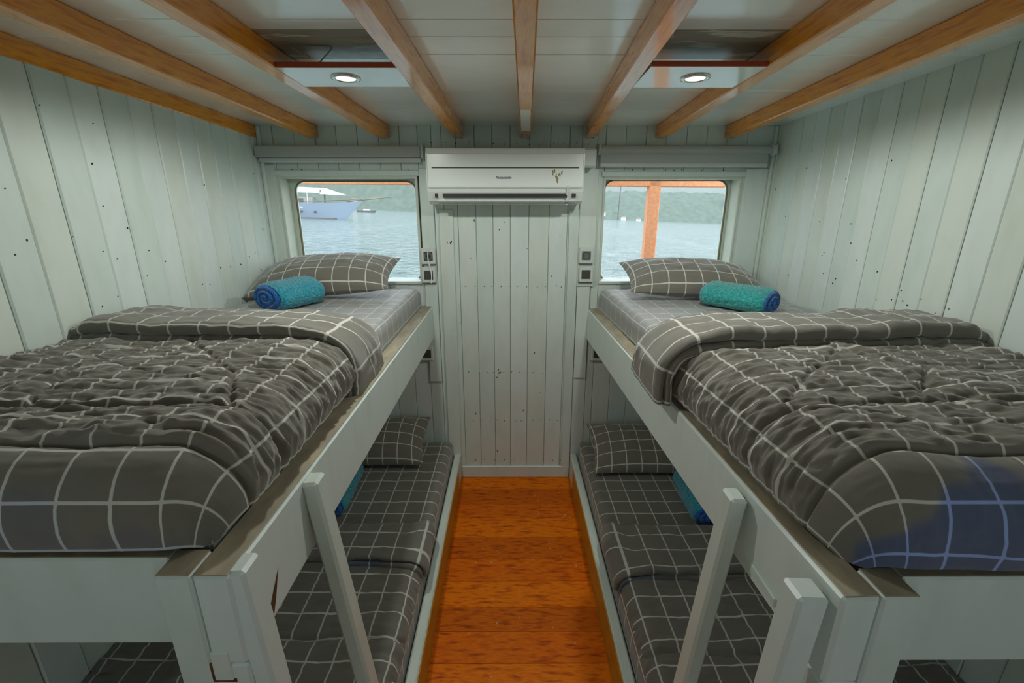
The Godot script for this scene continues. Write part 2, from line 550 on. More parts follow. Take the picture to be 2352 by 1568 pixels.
# ---------------------------------------------------------------- windows
func rounded(x0: float, x1: float, y0: float, y1: float, r: float, per := 8) -> Array:
	var out := []
	var cs := [[x1 - r, y1 - r, 0.0], [x0 + r, y1 - r, PI / 2], [x0 + r, y0 + r, PI], [x1 - r, y0 + r, PI * 1.5]]
	for c in cs:
		for i in per + 1:
			var f: float = c[2] + PI / 2 * i / per
			out.append(Vector2(c[0] + r * cos(f), c[1] + r * sin(f)))
	return out

func ring(mb: MB, inner: Array, outer: Array, z0: float, z1: float) -> void:
	# plate between two outlines, from z0 (back) to z1 (front)
	var k := inner.size()
	for i in k:
		var j := (i + 1) % k
		var a: Vector2 = inner[i]
		var b: Vector2 = inner[j]
		var c: Vector2 = outer[j]
		var d: Vector2 = outer[i]
		mb.quad(Vector3(a.x, a.y, z1), Vector3(b.x, b.y, z1), Vector3(c.x, c.y, z1), Vector3(d.x, d.y, z1), Vector3.BACK)
		mb.quad(Vector3(a.x, a.y, z0), Vector3(b.x, b.y, z0), Vector3(c.x, c.y, z0), Vector3(d.x, d.y, z0), Vector3.FORWARD)
		var e := (b - a)
		if e.length() > 1e-6:
			var nn := Vector3(-e.y, e.x, 0).normalized()
			mb.quad(Vector3(a.x, a.y, z0), Vector3(b.x, b.y, z0), Vector3(b.x, b.y, z1), Vector3(a.x, a.y, z1), nn)

func make_windows() -> void:
	var spec := [
		["window_1", -1.19, -0.478, 1.212, 1.765, -1.15, -0.503, 1.205, 1.742],
		["window_2", 0.48, 1.193, 1.212, 1.76, 0.505, 1.165, 1.21, 1.748],
	]
	for q in spec:
		var w := setting(q[0])
		var zf := BACK - 0.098
		# reveal lining
		slab(Vector3(q[1] - 0.002, q[3], BACK - 0.12), Vector3(q[1] + 0.012, q[4], BACK + 0.004), "jamb", M.frame, w, 0.003)
		slab(Vector3(q[2] - 0.012, q[3], BACK - 0.12), Vector3(q[2] + 0.002, q[4], BACK + 0.004), "jamb", M.frame, w, 0.003)
		slab(Vector3(q[1], q[4] - 0.012, BACK - 0.12), Vector3(q[2], q[4] + 0.002, BACK + 0.003), "head", M.frame, w, 0.003)
		slab(Vector3(q[1], q[3] - 0.004, BACK - 0.12), Vector3(q[2], q[3] + 0.012, BACK + 0.012), "window_sill", M.frame, w, 0.003)
		slab(Vector3(q[1] - 0.012, q[4], BACK), Vector3(q[2] + 0.012, q[4] + 0.028, BACK + 0.011), "casing", M.paint1, w, 0.003)
		# frame plate with rounded opening, rubber seal, pane
		var inner := rounded(q[5], q[6], q[7], q[8], 0.052)
		var outer := []
		for p in inner:
			var px: float = q[1] if p.x < q[5] + 0.0521 else (q[2] if p.x > q[6] - 0.0521 else p.x)
			var py: float = q[3] - 0.01 if p.y < q[7] + 0.0521 else (q[4] if p.y > q[8] - 0.0521 else p.y)
			outer.append(Vector2(px, py))
		var mb := MB.new()
		ring(mb, inner, outer, zf - 0.02, zf)
		var plate := put(mb, "window_frame", M.frame, w)
		var seal := MB.new()
		var path := []
		for p in inner:
			path.append(Vector3(p.x, p.y, zf + 0.001))
		path.append(path[0])
		seal.tube(path, 0.005, 6)
		put(seal, "rubber_seal", M.gasket, plate)
		var pane := MB.new()
		var c := Vector3((q[5] + q[6]) / 2, (q[7] + q[8]) / 2, zf - 0.01)
		for i in inner.size():
			var a: Vector2 = inner[i]
			var b: Vector2 = inner[(i + 1) % inner.size()]
			pane.tri(c, Vector3(a.x, a.y, c.z), Vector3(b.x, b.y, c.z), Vector3.BACK)
		put(pane, "pane", M.glass, plate)

# ---------------------------------------------------------------- ceiling
func make_ceiling() -> void:
	var tilt := Basis(Vector3.RIGHT, -atan(SLOPE))
	var origin := Vector3(0, 2.0, BACK)
	var c := setting("ceiling")
	c.transform = Transform3D(tilt, origin)
	# local: x across, y up from the underside, z from the end wall towards the camera
	var seams := [-0.06, 0.04, 0.34, 0.65, 1.02, 1.153, 1.258, 1.42, 1.6, 1.85, 2.15, 2.5, 2.9, 3.45]
	for i in seams.size() - 1:
		slab(Vector3(LEFT - 0.04, 0.0, seams[i] + 0.0008), Vector3(RIGHT + 0.04, 0.016, seams[i + 1] - 0.0008), "board", M.paint_ceiling, c, 0.0016)
	for q in [[-0.64, -0.31], [0.37, 0.70]]:  # grey bands painted in for the shade over the lamp boards
		slab(Vector3(q[0], -0.0015, 0.985), Vector3(q[1], 0.001, 1.2), "shade_band", M.shade_grey, c, 0.001)
	slab(Vector3(LEFT - 0.06, 0.0165, -0.14), Vector3(RIGHT + 0.06, 0.06, 3.5), "backing", M.gap, c, 0.0)

	# beams: x at the end wall and x at z = -1
	var bx := [[-1.284, -1.284], [-0.984, -0.988], [-0.627, -0.667], [-0.259, -0.293], [0.077, 0.028], [0.401, 0.328], [0.751, 0.70], [1.098, 1.035]]
	var names := [
		"orange varnished ceiling beam tucked into the top of the plank wall beside the boat-view window",
		"orange varnished ceiling beam between the wall beam and the lamp board over the boat-view bunk",
		"orange varnished beam at the wall end of the lamp board over the boat-view bunk",
		"varnished beam ending over the unstained end of the air conditioner",
		"middle ceiling beam, brown with a whitish painted reflection, over the centre of the air conditioner",
		"varnished beam ending over the drip-marked end of the air conditioner",
		"orange varnished beam at the wall end of the lamp board over the teal roll's bunk",
		"bright orange ceiling beam nearest the plank wall over the teal roll's bunk",
	]
	for i in 8:
		var o := thing("ceiling_beam", names[i], "beam", Vector3.ZERO, "ceiling beams")
		var za := 0.0
		var zb := 3.42
		var xa: float = bx[i][0]
		var xb: float = bx[i][0] + (bx[i][1] - bx[i][0]) / 1.51 * zb
		o.transform = Transform3D(tilt, origin)
		var yy := -0.029
		board(Vector3(xa, yy, za), Vector3(xb, yy, zb), 0.05, 0.058, "timber", M.beam, o, 0.004)
		if i == 4:  # whitish strip painted on for a reflection in the varnish
			board(Vector3(xa - 0.0325 * 0.2, -0.0581, 0.2), Vector3(xa - 0.0325 * 0.62, -0.0581, 0.62), 0.038, 0.0008, "painted_reflection", M.paint_ceiling, o, 0.0002)

	# boards between the beams that carry the lamps
	var lb := [[-0.631, -0.304, 0.92, 1.107, -0.473, "left"], [0.377, 0.688, 0.915, 1.12, 0.533, "right"]]
	for i in 2:
		var q: Array = lb[i]
		var o := thing("lamp_board", ["glossy white board between ceiling beams, holding the lamp nearer the blue-ended roll", "glossy white board between ceiling beams, with an orange smear beside its lamp"][i], "board", Vector3.ZERO, "boards between the beams")
		o.transform = Transform3D(tilt, origin)
		slab(Vector3(q[0], -0.0575, q[2]), Vector3(q[1], -0.044, q[3] - 0.004), "panel", M.paint_gloss, o, 0.001)
		slab(Vector3(q[0], -0.0575, q[3] - 0.004), Vector3(q[1], -0.044, q[3]), "front_edge", M.red_edge, o, 0.001)
		downlight(Vector3(q[4], -0.058, (q[2] + q[3]) * 0.5), tilt, origin, i)
	# loop of cable above the left lamp board
	var cb := thing("cable", "thin grey cable looped above the lamp board over the blue roll's bunk", "cable")
	cb.transform = Transform3D(tilt, origin)
	var pts := []
	for i in 15:
		var f := i / 14.0
		pts.append(Vector3(-0.52 + 0.05 * sin(f * TAU), -0.044 + 0.042 * sin(f * PI), 1.09 + 0.05 * f + 0.02 * sin(f * TAU * 1.5)))
	var mb := MB.new()
	mb.tube(pts, 0.0016, 6)
	put(mb, "wire", M.wire, cb)

func downlight(at: Vector3, tilt: Basis, origin: Vector3, i: int) -> void:
	var o := thing("ceiling_lamp", ["round recessed ceiling lamp, lit, on the boat-view window's side", "round recessed ceiling lamp, lit, on the orange post window's side"][i], "lamp", Vector3.ZERO, "recessed lamps")
	o.transform = Transform3D(tilt, origin + tilt * at)
	var r := MB.new()
	r.lathe(Transform3D(), [Vector2(0.0285, 0.0), Vector2(0.0285, -0.0035), Vector2(0.0335, -0.005), Vector2(0.041, -0.0028), Vector2(0.042, 0.0)], 36)
	put(r, "ring", M.chrome, o)
	var b := MB.new()
	b.lathe(Transform3D(), [Vector2(0.0001, -0.0045), Vector2(0.02, -0.004), Vector2(0.0285, -0.0015)], 28)
	put(b, "bulb", M.lamp, o)
	var l := SpotLight3D.new()
	l.name = "light"
	o.add_child(l)
	l.position = Vector3(0, -0.012, 0)
	l.rotation = Vector3(-PI / 2, 0, 0)
	l.light_color = Color(0.99, 1.0, 0.98)
	l.light_energy = 0.51
	l.light_size = 0.03
	l.spot_range = 8.0
	l.spot_angle = 89.5
	l.spot_angle_attenuation = 0.3
	l.spot_attenuation = 2.0
	l.shadow_enabled = true

# ---------------------------------------------------------------- bunks
func make_bunk(side: int) -> void:
	var left := side < 0
	var b := thing("bunk_bed", "white painted wooden bunk frame under the window with the boat, rail split near its post" if left else "white painted wooden bunk frame under the window with the orange post", "bunk bed", Vector3.ZERO, "bunk frames")
	var top := 1.089 if left else 1.074
	var bot := 0.902 if left else 0.892
	# outer face of the side rail at the end wall and at the foot
	var xo0 := -0.43 if left else 0.43
	var xo1 := -0.441 if left else 0.507
	var zf := -0.585 if left else -0.556
	var th := 0.062
	var hy := (top + bot) * 0.5
	var s := float(side)
	var up0 := Vector3(xo0 + s * th / 2, hy - 0.002, BACK)
	var up1 := Vector3(xo1 + s * th / 2, hy - 0.002, zf)
	var rail := board(up0, up1, th, top - bot - 0.004, "side_rail", M.paint0, b, 0.006)
	board(up0 + Vector3(0, (top - bot) / 2 - 0.001, 0), up1 + Vector3(0, (top - bot) / 2 - 0.001, -0.001), th - 0.008, 0.003, "rail_cap", M.worn_top, rail, 0.001)
	var wall := LEFT if left else RIGHT
	var xi := xo1 + s * th
	# foot rail, set back behind the post
	var ez := zf - 0.035
	var er := slab(Vector3(minf(xi + s * 0.058, wall), bot + 0.004, ez - 0.032), Vector3(maxf(xi + s * 0.058, wall), top - 0.001, ez), "end_rail", M.paint1, b, 0.004)
	slab(Vector3(minf(xi + s * 0.058, wall), top - 0.001, ez - 0.031), Vector3(maxf(xi + s * 0.058, wall), top + 0.001, ez - 0.002), "rail_cap", M.worn_top, er, 0.0008)
	# corner post
	var po := slab(Vector3(minf(xi, xi + s * 0.058), 0.0, zf - 0.06), Vector3(maxf(xi, xi + s * 0.058), top - 0.004, zf + 0.001), "post", M.paint1, b, 0.004)
	slab(Vector3(minf(xi + s * 0.002, xi + s * 0.056), top - 0.004, zf - 0.058), Vector3(maxf(xi + s * 0.002, xi + s * 0.056), top - 0.002, zf - 0.001), "post_cap", M.worn_top, po, 0.0008)
	# front of the side rail carried to the floor
	var po2 := slab(Vector3(minf(xo1, xi), 0.0, zf - 0.055), Vector3(maxf(xo1, xi), bot, zf), "post", M.paint0, b, 0.004)
	# two ladder legs leaning into the aisle
	for k in 2:
		var zt: float = (zf - 0.03 if k == 0 else (-0.868 if left else -0.832))
		var f := inverse_lerp(BACK, zf, zt)
		var xt := lerpf(xo0, xo1, f) - s * (0.001 if k == 0 else 0.012)
		var lean := (0.045 if k == 0 else 0.085) if left else (0.05 if k == 0 else 0.068)
		var ht := top - (0.002 if k == 0 else 0.012)
		if not left:
			xt -= s * (0.034 if k == 0 else 0.012)
			ht -= 0.002 + (0.01 if k == 0 else 0.0)
		var foot := Vector3(xt - s * lean * 1.35, 0.0, zt)
		var headp := Vector3(xt, ht, zt)
		board(foot, headp, 0.05, 0.036 if left or k == 1 else 0.05, "ladder_leg", M.paint2 if k == 1 else M.paint0, b, 0.006, Vector3.RIGHT)
	# rungs, below the frame of the picture
	for y: float in [0.25, 0.55]:
		var xr: float = (xo1 - s * (0.06 - y * 0.03))
		board(Vector3(xr, y - 0.1, zf - 0.05), Vector3(xr, y - 0.1, (-0.868 if left else -0.832) + 0.02), 0.03, 0.03, "rung", M.paint1, b, 0.004)
	# low rail beside the aisle, with an ochre face painting in orange bounce light from the floor
	var xf := -0.301 if left else 0.362
	var lr := slab(Vector3(minf(xf + s * 0.0035, xf + s * 0.042), 0.0, BACK + 0.001), Vector3(maxf(xf + s * 0.0035, xf + s * 0.042), 0.162, -0.45), "low_rail", M.paint2, b, 0.006)
	slab(Vector3(minf(xf, xf + s * 0.0035), 0.001, BACK + 0.16), Vector3(maxf(xf, xf + s * 0.0035), 0.152, -0.45), "bounce_face", M.ochre, lr, 0.001)
	# slat bases
	var sl := 9
	for i in sl:
		var z0 := lerpf(BACK + 0.02, zf - 0.25, i / float(sl - 1))
		slab(Vector3(minf(xo0 + s * 0.066, wall - s * 0.004), bot + 0.02, z0), Vector3(maxf(xo0 + s * 0.066, wall - s * 0.004), bot + 0.04, z0 + 0.12), "slat", M.paint1, b, 0.002)
	slab(Vector3(minf(xf + s * 0.045, wall), 0.0, BACK + 0.005), Vector3(maxf(xf + s * 0.045, wall), 0.12, -0.6), "lower_base", M.paint1, b, 0.002)
	if left:
		# split in the rail by the post, and the patched notch in the post
		var mb := MB.new()
		var q := [Vector3(0, 0.905, -0.655), Vector3(0, 0.935, -0.665), Vector3(0, 0.985, -0.712), Vector3(0, 0.94, -0.69), Vector3(0, 0.91, -0.672)]
		for i in 3:
			var x := -0.4396
			mb.tri(Vector3(x, q[0].y, q[0].z), Vector3(x, q[i + 1].y, q[i + 1].z), Vector3(x, q[i + 2].y, q[i + 2].z), Vector3.RIGHT)
		put(mb, "split", M.raw_wood, rail)
		slab(Vector3(-0.502, 0.868, zf - 0.01), Vector3(-0.47, 0.93, zf + 0.0025), "patch", M.paint2, po2, 0.002)
		slab(Vector3(-0.506, 0.864, zf - 0.01), Vector3(-0.466, 0.872, zf + 0.0015), "notch", M.raw_wood, po2, 0.001)
		slab(Vector3(-0.507, 0.868, zf - 0.01), Vector3(-0.5015, 0.905, zf + 0.0012), "notch", M.raw_wood, po2, 0.001)
	else:
		slab(Vector3(0.53, 0.842, zf - 0.01), Vector3(0.585, 0.849, zf + 0.0014), "notch", M.raw_wood, po2, 0.001)
		slab(Vector3(0.532, 0.878, zf - 0.01), Vector3(0.58, 0.881, zf + 0.0012), "notch", M.raw_wood, po2, 0.001)

# ---------------------------------------------------------------- bedding
func wrap1(d: float, flat: float, r: float, most: float) -> Vector3:
	# (distance along, drop, angle) of a cloth laid over a rounded edge
	if d <= flat:
		return Vector3(d, 0, 0)
	var a := minf((d - flat) / r, most)
	var rest := maxf(0.0, (d - flat) - most * r)
	return Vector3(flat + r * sin(a) + rest * cos(a), r * (1.0 - cos(a)) + rest * sin(a), a)

func soft_mattress(o: Node3D, x0: float, x1: float, z0: float, z1: float, y: float, drop: float, r: float, tint: Color, sd: int, shear := 0.0, wall_x := 0.0) -> void:
	# fitted sheet: rounded on all four sides; x0 < x1, z0 < z1
	var w := x1 - x0
	var l := z1 - z0
	var ext := r * PI / 2 + (drop - r)
	var st := 0.022
	var nu := int((w - 2 * r + 2 * ext) / st) + 1
	var nv := int((l - 2 * r + 2 * ext) / st) + 1
	var pts := PackedVector3Array()
	var uvs := PackedVector2Array()
	var cols := PackedColorArray()
	var nz := noise(sd, 2.2, 2)
	for j in nv + 1:
		for i in nu + 1:
			var s := lerpf(-ext, w - 2 * r + ext, i / float(nu))
			var t := lerpf(-ext, l - 2 * r + ext, j / float(nv))
			var a := wrap1(-s, 0.0, r, PI / 2) if s < 0 else wrap1(s, w - 2 * r, r, PI / 2)
			var b := wrap1(-t, 0.0, r, PI / 2) if t < 0 else wrap1(t, l - 2 * r, r, PI / 2)
			var x := x0 + r + (-a.x if s < 0 else a.x)
			var z := z0 + r + (-b.x if t < 0 else b.x)
			var yy := y - maxf(a.y, b.y) + 0.004 * nz.get_noise_2d(s * 6.0, t * 6.0)
			x += shear * absf(x - wall_x) / w * (z - z0) / l
			pts.append(Vector3(x, yy, z))
			uvs.append(Vector2(s, t) / CELL)
			cols.append(tint)
	var mb := MB.new()
	mb.grid(pts, uvs, nu + 1, cols, true)
	put(mb, "fitted_sheet", M.sheet_lit if y > 1.0 else M.sheet, o)

# main sheet of a comforter, from the fold to the hem at the foot
func comforter_sheet(o: Node3D, p: Dictionary) -> void:
	var side: float = p.side
	var s_flat: float = p.width - p.r
	var t_flat: float = p.length - p.rf
	var most := 1.85
	var S: float = s_flat + p.r * most
	var T: float = t_flat + p.rf * (most if p.foot else 1.6)
	var step: float = 0.0046 if p.foot else 0.0075
	var nu := int(S / step)
	var nv := int(T / step)
	var n1 := noise(p.seed, 1.0, 4)
	var n2 := noise(p.seed + 1, 1.0, 2)
	var n3 := noise(p.seed + 2, 1.0, 3)
	var pts := PackedVector3Array()
	var uvs := PackedVector2Array()
	var cols := PackedColorArray()
	var base := Color(0.8, 0.79, 0.74)
	for j in nv + 1:
		for i in nu + 1:
			var s := S * i / nu
			var t := T * j / nv
			var a := wrap1(s, s_flat, p.r, most)
			var b := wrap1(t, t_flat, p.rf, most)
			# quilting seams: straight across, plus zigzags in the middle panels
			var dip := 0.0
			var near := 1.0
			for q in p.seams:
				var d := absf(t - q - 0.008 * n2.get_noise_2d(s * 4.0, q * 9.0))
				dip = maxf(dip, exp(-pow(d / 0.007, 2)) + 0.35 * exp(-pow(d / 0.03, 2)))
				near = minf(near, d)
			var zig := 0.0
			if t < p.seams[-2]:
				for q in p.zig:
					var a0: Vector2 = q[0]
					var a1: Vector2 = q[1]
					var e := a1 - a0
					var f := clampf((Vector2(s, t) - a0).dot(e) / e.length_squared(), 0, 1)
					var d2 := (Vector2(s, t)).distance_to(a0 + e * f)
					zig = maxf(zig, exp(-pow(d2 / 0.007, 2)) + 0.3 * exp(-pow(d2 / 0.03, 2)))
			dip = maxf(dip, zig * 0.75)
			var panel := smoothstep(p.seams[-1] + 0.02, p.seams[-1] - 0.03, t)   # the last panel is smooth
			var crease := 1.0 - absf(n1.get_noise_2d(s * 3.2 + t * 2.0, t * 19.0)) * 2.0
			var fine := n3.get_noise_2d(s * 11.0 + t * 4.0, t * 44.0)
			var hgt := 0.012 * n2.get_noise_2d(s * 2.3, t * 2.6)
			hgt += (0.011 * crease + 0.008 * fine) * (0.12 + 0.88 * panel) * p.wrinkle
			hgt += 0.004 * (1.0 - panel) * n1.get_noise_2d(s * 7.0, t * 3.0)
			hgt -= 0.013 * dip
			# puckers running off the zigzag seams
			hgt += 0.006 * exp(-pow((1.0 - zig) / 0.7, 2)) * sin((s + t * 0.6) * 130.0) * panel * p.wrinkle
			var edge := smoothstep(0.0, 0.05, minf(S - s, T - t))
			hgt *= lerpf(0.3, 1.0, edge)
			var ox := sin(a.z)
			var oz := sin(b.z)
			var up := minf(cos(a.z), cos(b.z))
			var x := a.x + ox * hgt
			var z := b.x + oz * hgt
			# the foot corner: the cloth goes over it as over a ball
			var drop := maxf(a.y, b.y)
			if s > s_flat and t > t_flat:
				var k := Vector2(s - s_flat, t - t_flat)
				var dir := k.normalized()
				var rr := Vector2(dir.x * p.r, dir.y * p.rf).length()
				var rho := pow(pow(k.x, 3.0) + pow(k.y, 3.0), 1.0 / 3.0)
				var an := minf(rho / rr, most + 0.2)
				x = s_flat + dir.x * sin(an) * (rr + hgt)
				z = t_flat + dir.y * sin(an) * (rr + hgt)
				drop = rr * (1.0 - cos(an))
				up = cos(an)
			var y: float = p.y - drop + maxf(up, 0.0) * hgt - p.sag * smoothstep(0.25, 0.0, s)
			# slow lie of the bed
			var zz: float = p.z0 + z
			var skew: float = lerpf(p.skew, 0.0, clampf((-0.55 - zz) / 1.0, 0.0, 1.0))
			pts.append(Vector3(p.x0 + side * -1.0 * x * (1.0 - skew), y, zz))
			uvs.append(Vector2(s + 0.02, t + p.shift) / CELL)
			var c := base
			if p.blue > 0.0:
				var m := smoothstep(p.blue_from, p.blue_from + 0.04, t + 0.09 * n2.get_noise_2d(s * 5.0, t * 5.0) - 0.10 * smoothstep(S - 0.26, S - 0.08, s))
				c = base.lerp(Color(0.40, 0.52, 1.0), m * p.blue)
			cols.append(c)
	var mb := MB.new()
	mb.grid(pts, uvs, nu + 1, cols, side < 0.0)
	put(mb, "quilted_cover", M.linen, o)

# the turned-down head of a comforter: layers with rounded fronts, draped over the side of the mattress
func comforter_fold(o: Node3D, p: Dictionary) -> void:
	var side: float = p.side
	var r: float = p.r
	var s_flat: float = p.width - r
	var S: float = s_flat + r * 1.57 + p.hang
	var prof := []
	# profile as (towards foot, height): lower layer, upper layer, then the top running back to the head
	var h1: float = p.layer
	for k in 9:
		var f := -PI / 2 + PI * k / 8.0
		prof.append(Vector2(p.front + 0.42 * h1 * cos(f) - 0.01, h1 * 0.5 + 0.5 * h1 * sin(f)))
	prof.append(Vector2(p.front - 0.045, h1 * 0.99))
	prof.append(Vector2(p.front - 0.045, h1 * 1.01))
	for k in 9:
		var f := -PI / 2 + PI * k / 8.0
		prof.append(Vector2(p.front - 0.016 + 0.4 * h1 * cos(f), h1 * 1.46 + 0.45 * h1 * sin(f)))
	for k in 12:
		var f := (k + 1) / 12.0
		prof.append(Vector2(lerpf(p.front - 0.02, p.back, f), (h1 * (1.91 - 0.3 * f * f) + p.low) * (1.0 if f < 0.8 else sqrt(maxf(0.0, 1.0 - pow((f - 0.8) / 0.2, 2.0)))) - p.low))
	var arc := [0.0]
	for k in range(1, prof.size()):
		arc.append(arc[-1] + prof[k].distance_to(prof[k - 1]))
	var nu := int(S / 0.011)
	var n1 := noise(p.seed, 1.0, 3)
	var pts := PackedVector3Array()
	var uvs := PackedVector2Array()
	var cols := PackedColorArray()
	var w := prof.size()
	for j in nu + 1:
		var s := S * j / nu
		var a := wrap1(s, s_flat, r, PI / 2)
		var squash := lerpf(1.0, 0.62, smoothstep(s_flat - 0.12, s_flat + 0.08, s)) * lerpf(0.75, 1.0, smoothstep(0.0, 0.05, s))
		squash *= 1.0 + p.mess * smoothstep(0.42, 0.1, s) * (0.5 + 0.8 * n1.get_noise_2d(s * 5.0, 3.0))
		for k in w:
			var q: Vector2 = prof[k]
			var hh := q.y * squash + 0.007 * n1.get_noise_2d(s * 5.0, arc[k] * 14.0) + 0.004 * n1.get_noise_2d(s * 16.0 + 9.0, arc[k] * 30.0)
			var zo: float = q.x + 0.012 * n1.get_noise_2d(s * 2.4, 20.0 + k * 0.02) - 0.10 * smoothstep(s_flat - 0.05, S, s) * (1.0 if q.x < p.front - 0.06 else 0.0) * 0.6
			pts.append(Vector3(p.x0 - side * (a.x + sin(a.z) * hh), p.y - a.y + cos(a.z) * hh, p.z0 + zo))
			uvs.append(Vector2(s + 0.02, arc[k] + p.shift) / CELL)
			var c := Color(0.8, 0.79, 0.74)
			if k < 10 and p.reverse > 0.0:
				c = c.lerp(Color(0.5, 0.6, 0.86), p.reverse * smoothstep(0.1, 0.3, n1.get_noise_2d(s * 1.3, 40.0) + 0.2))
			cols.append(c)
	var mb := MB.new()
	mb.grid(pts, uvs, w, cols, side > 0.0)
	put(mb, "turned_down_fold", M.linen, o)

func pillow(at: Vector3, half: Vector3, rot: Vector3, label: String, sd: int, tint: Color) -> void:
	var o := thing("pillow", label, "pillow", at, "checked pillows")
	o.rotation = rot
	var n1 := noise(sd, 1.0, 3)
	var k := 44
	var mb := MB.new()
	for face in [1.0, -1.0]:
		var pts := PackedVector3Array()
		var uvs := PackedVector2Array()
		var cols := PackedColorArray()
		for j in k + 1:
			for i in k + 1:
				var a := -cos(PI * i / k)
				var b := -cos(PI * j / k)
				a = lerpf(a, 2.0 * i / k - 1.0, 0.5)
				b = lerpf(b, 2.0 * j / k - 1.0, 0.5)
				var x := half.x * a * (1.0 - 0.07 * (1.0 - b * b) * absf(a))
				var z := half.z * b * (1.0 - 0.09 * (1.0 - a * a) * absf(b))
				var h := pow(maxf(0.0, (1.0 - pow(absf(a), 2.4)) * (1.0 - pow(absf(b), 2.4))), 0.55)
				var corner := pow(absf(a * b), 2.0) + 0.5 * pow(absf(a), 6.0)
				var wr := 0.010 * corner * h * sin(atan2(b, a) * 34.0 + n1.get_noise_2d(a * 3.0, b * 3.0) * 5.0)
				var y: float = face * half.y * h * (1.0 if face > 0 else 0.62) + (0.008 * n1.get_noise_2d(a * 2.2, b * 2.2 + face * 9.0) + wr) * h
				pts.append(Vector3(x, y, z))
				uvs.append(Vector2(half.x * a * 1.08 + 0.04, half.z * b * 1.12 + 0.03 * face) / CELL)
				cols.append(tint)
		mb.grid(pts, uvs, k + 1, cols, face > 0.0)
	put(mb, "pillowcase", M.linen, o)

func plush_roll(at: Vector3, axis_turn: float, length: float, rx: float, ry: float, label: String, outer: Material, sd: int) -> void:
	# a fleece blanket rolled up, lying a little flattened; its axis is local z, the blue end at +z
	var o := thing("rolled_blanket", label, "blanket", at, "rolled plush blankets")
	o.rotation.y = axis_turn
	var n1 := noise(sd, 1.0, 4)
	var pts := PackedVector3Array()
	var uvs := PackedVector2Array()
	var cu := 72
	var nv := 40
	for j in nv + 1:
		var f := j / float(nv)
		var endr := pow(clampf(minf(f, 1.0 - f) / 0.10, 0.0, 1.0), 0.5) * 0.16 + 0.84
		for i in cu + 1:
			var a := TAU * i / cu
			var c := cos(a)
			var s := sin(a)
			var rr := (1.0 + 0.05 * n1.get_noise_3d(c * 1.5, s * 1.5, f * 3.0) + 0.075 * n1.get_noise_3d(c * 7.0, s * 7.0, f * 16.0)) * endr
			var y := ry * s * rr
			if y < -ry * 0.72:
				y = -ry * 0.72 + (y + ry * 0.72) * 0.15
			pts.append(Vector3(rx * c * rr, y + ry * 0.762, (f - 0.5) * length))
			uvs.append(Vector2(i / float(cu), f))
	var mb := MB.new()
	mb.grid(pts, uvs, cu + 1, PackedColorArray(), true)
	put(mb, "roll", outer, o)
	for e in [1.0, -1.0]:
		var en := MB.new()
		var p2 := PackedVector3Array()
		var u2 := PackedVector2Array()
		for j in 15:
			var q := j / 14.0
			for i in cu + 1:
				var a := TAU * i / cu
				var spiral := sin((q * 3.0 - a / TAU) * TAU) * 0.006 * smoothstep(0.05, 0.2, q) * smoothstep(1.0, 0.9, q)
				var y := ry * sin(a) * 0.85 * q
				if y < -ry * 0.72:
					y = -ry * 0.72 + (y + ry * 0.72) * 0.15
				p2.append(Vector3(rx * cos(a) * 0.85 * q, y + ry * 0.762, e * (length * 0.5 + 0.012 * (1.0 - q * q) + spiral)))
				u2.append(Vector2(i, j))
		en.grid(p2, u2, cu + 1, PackedColorArray(), e < 0.0)
		put(en, "rolled_end", M.plush_blue, o)

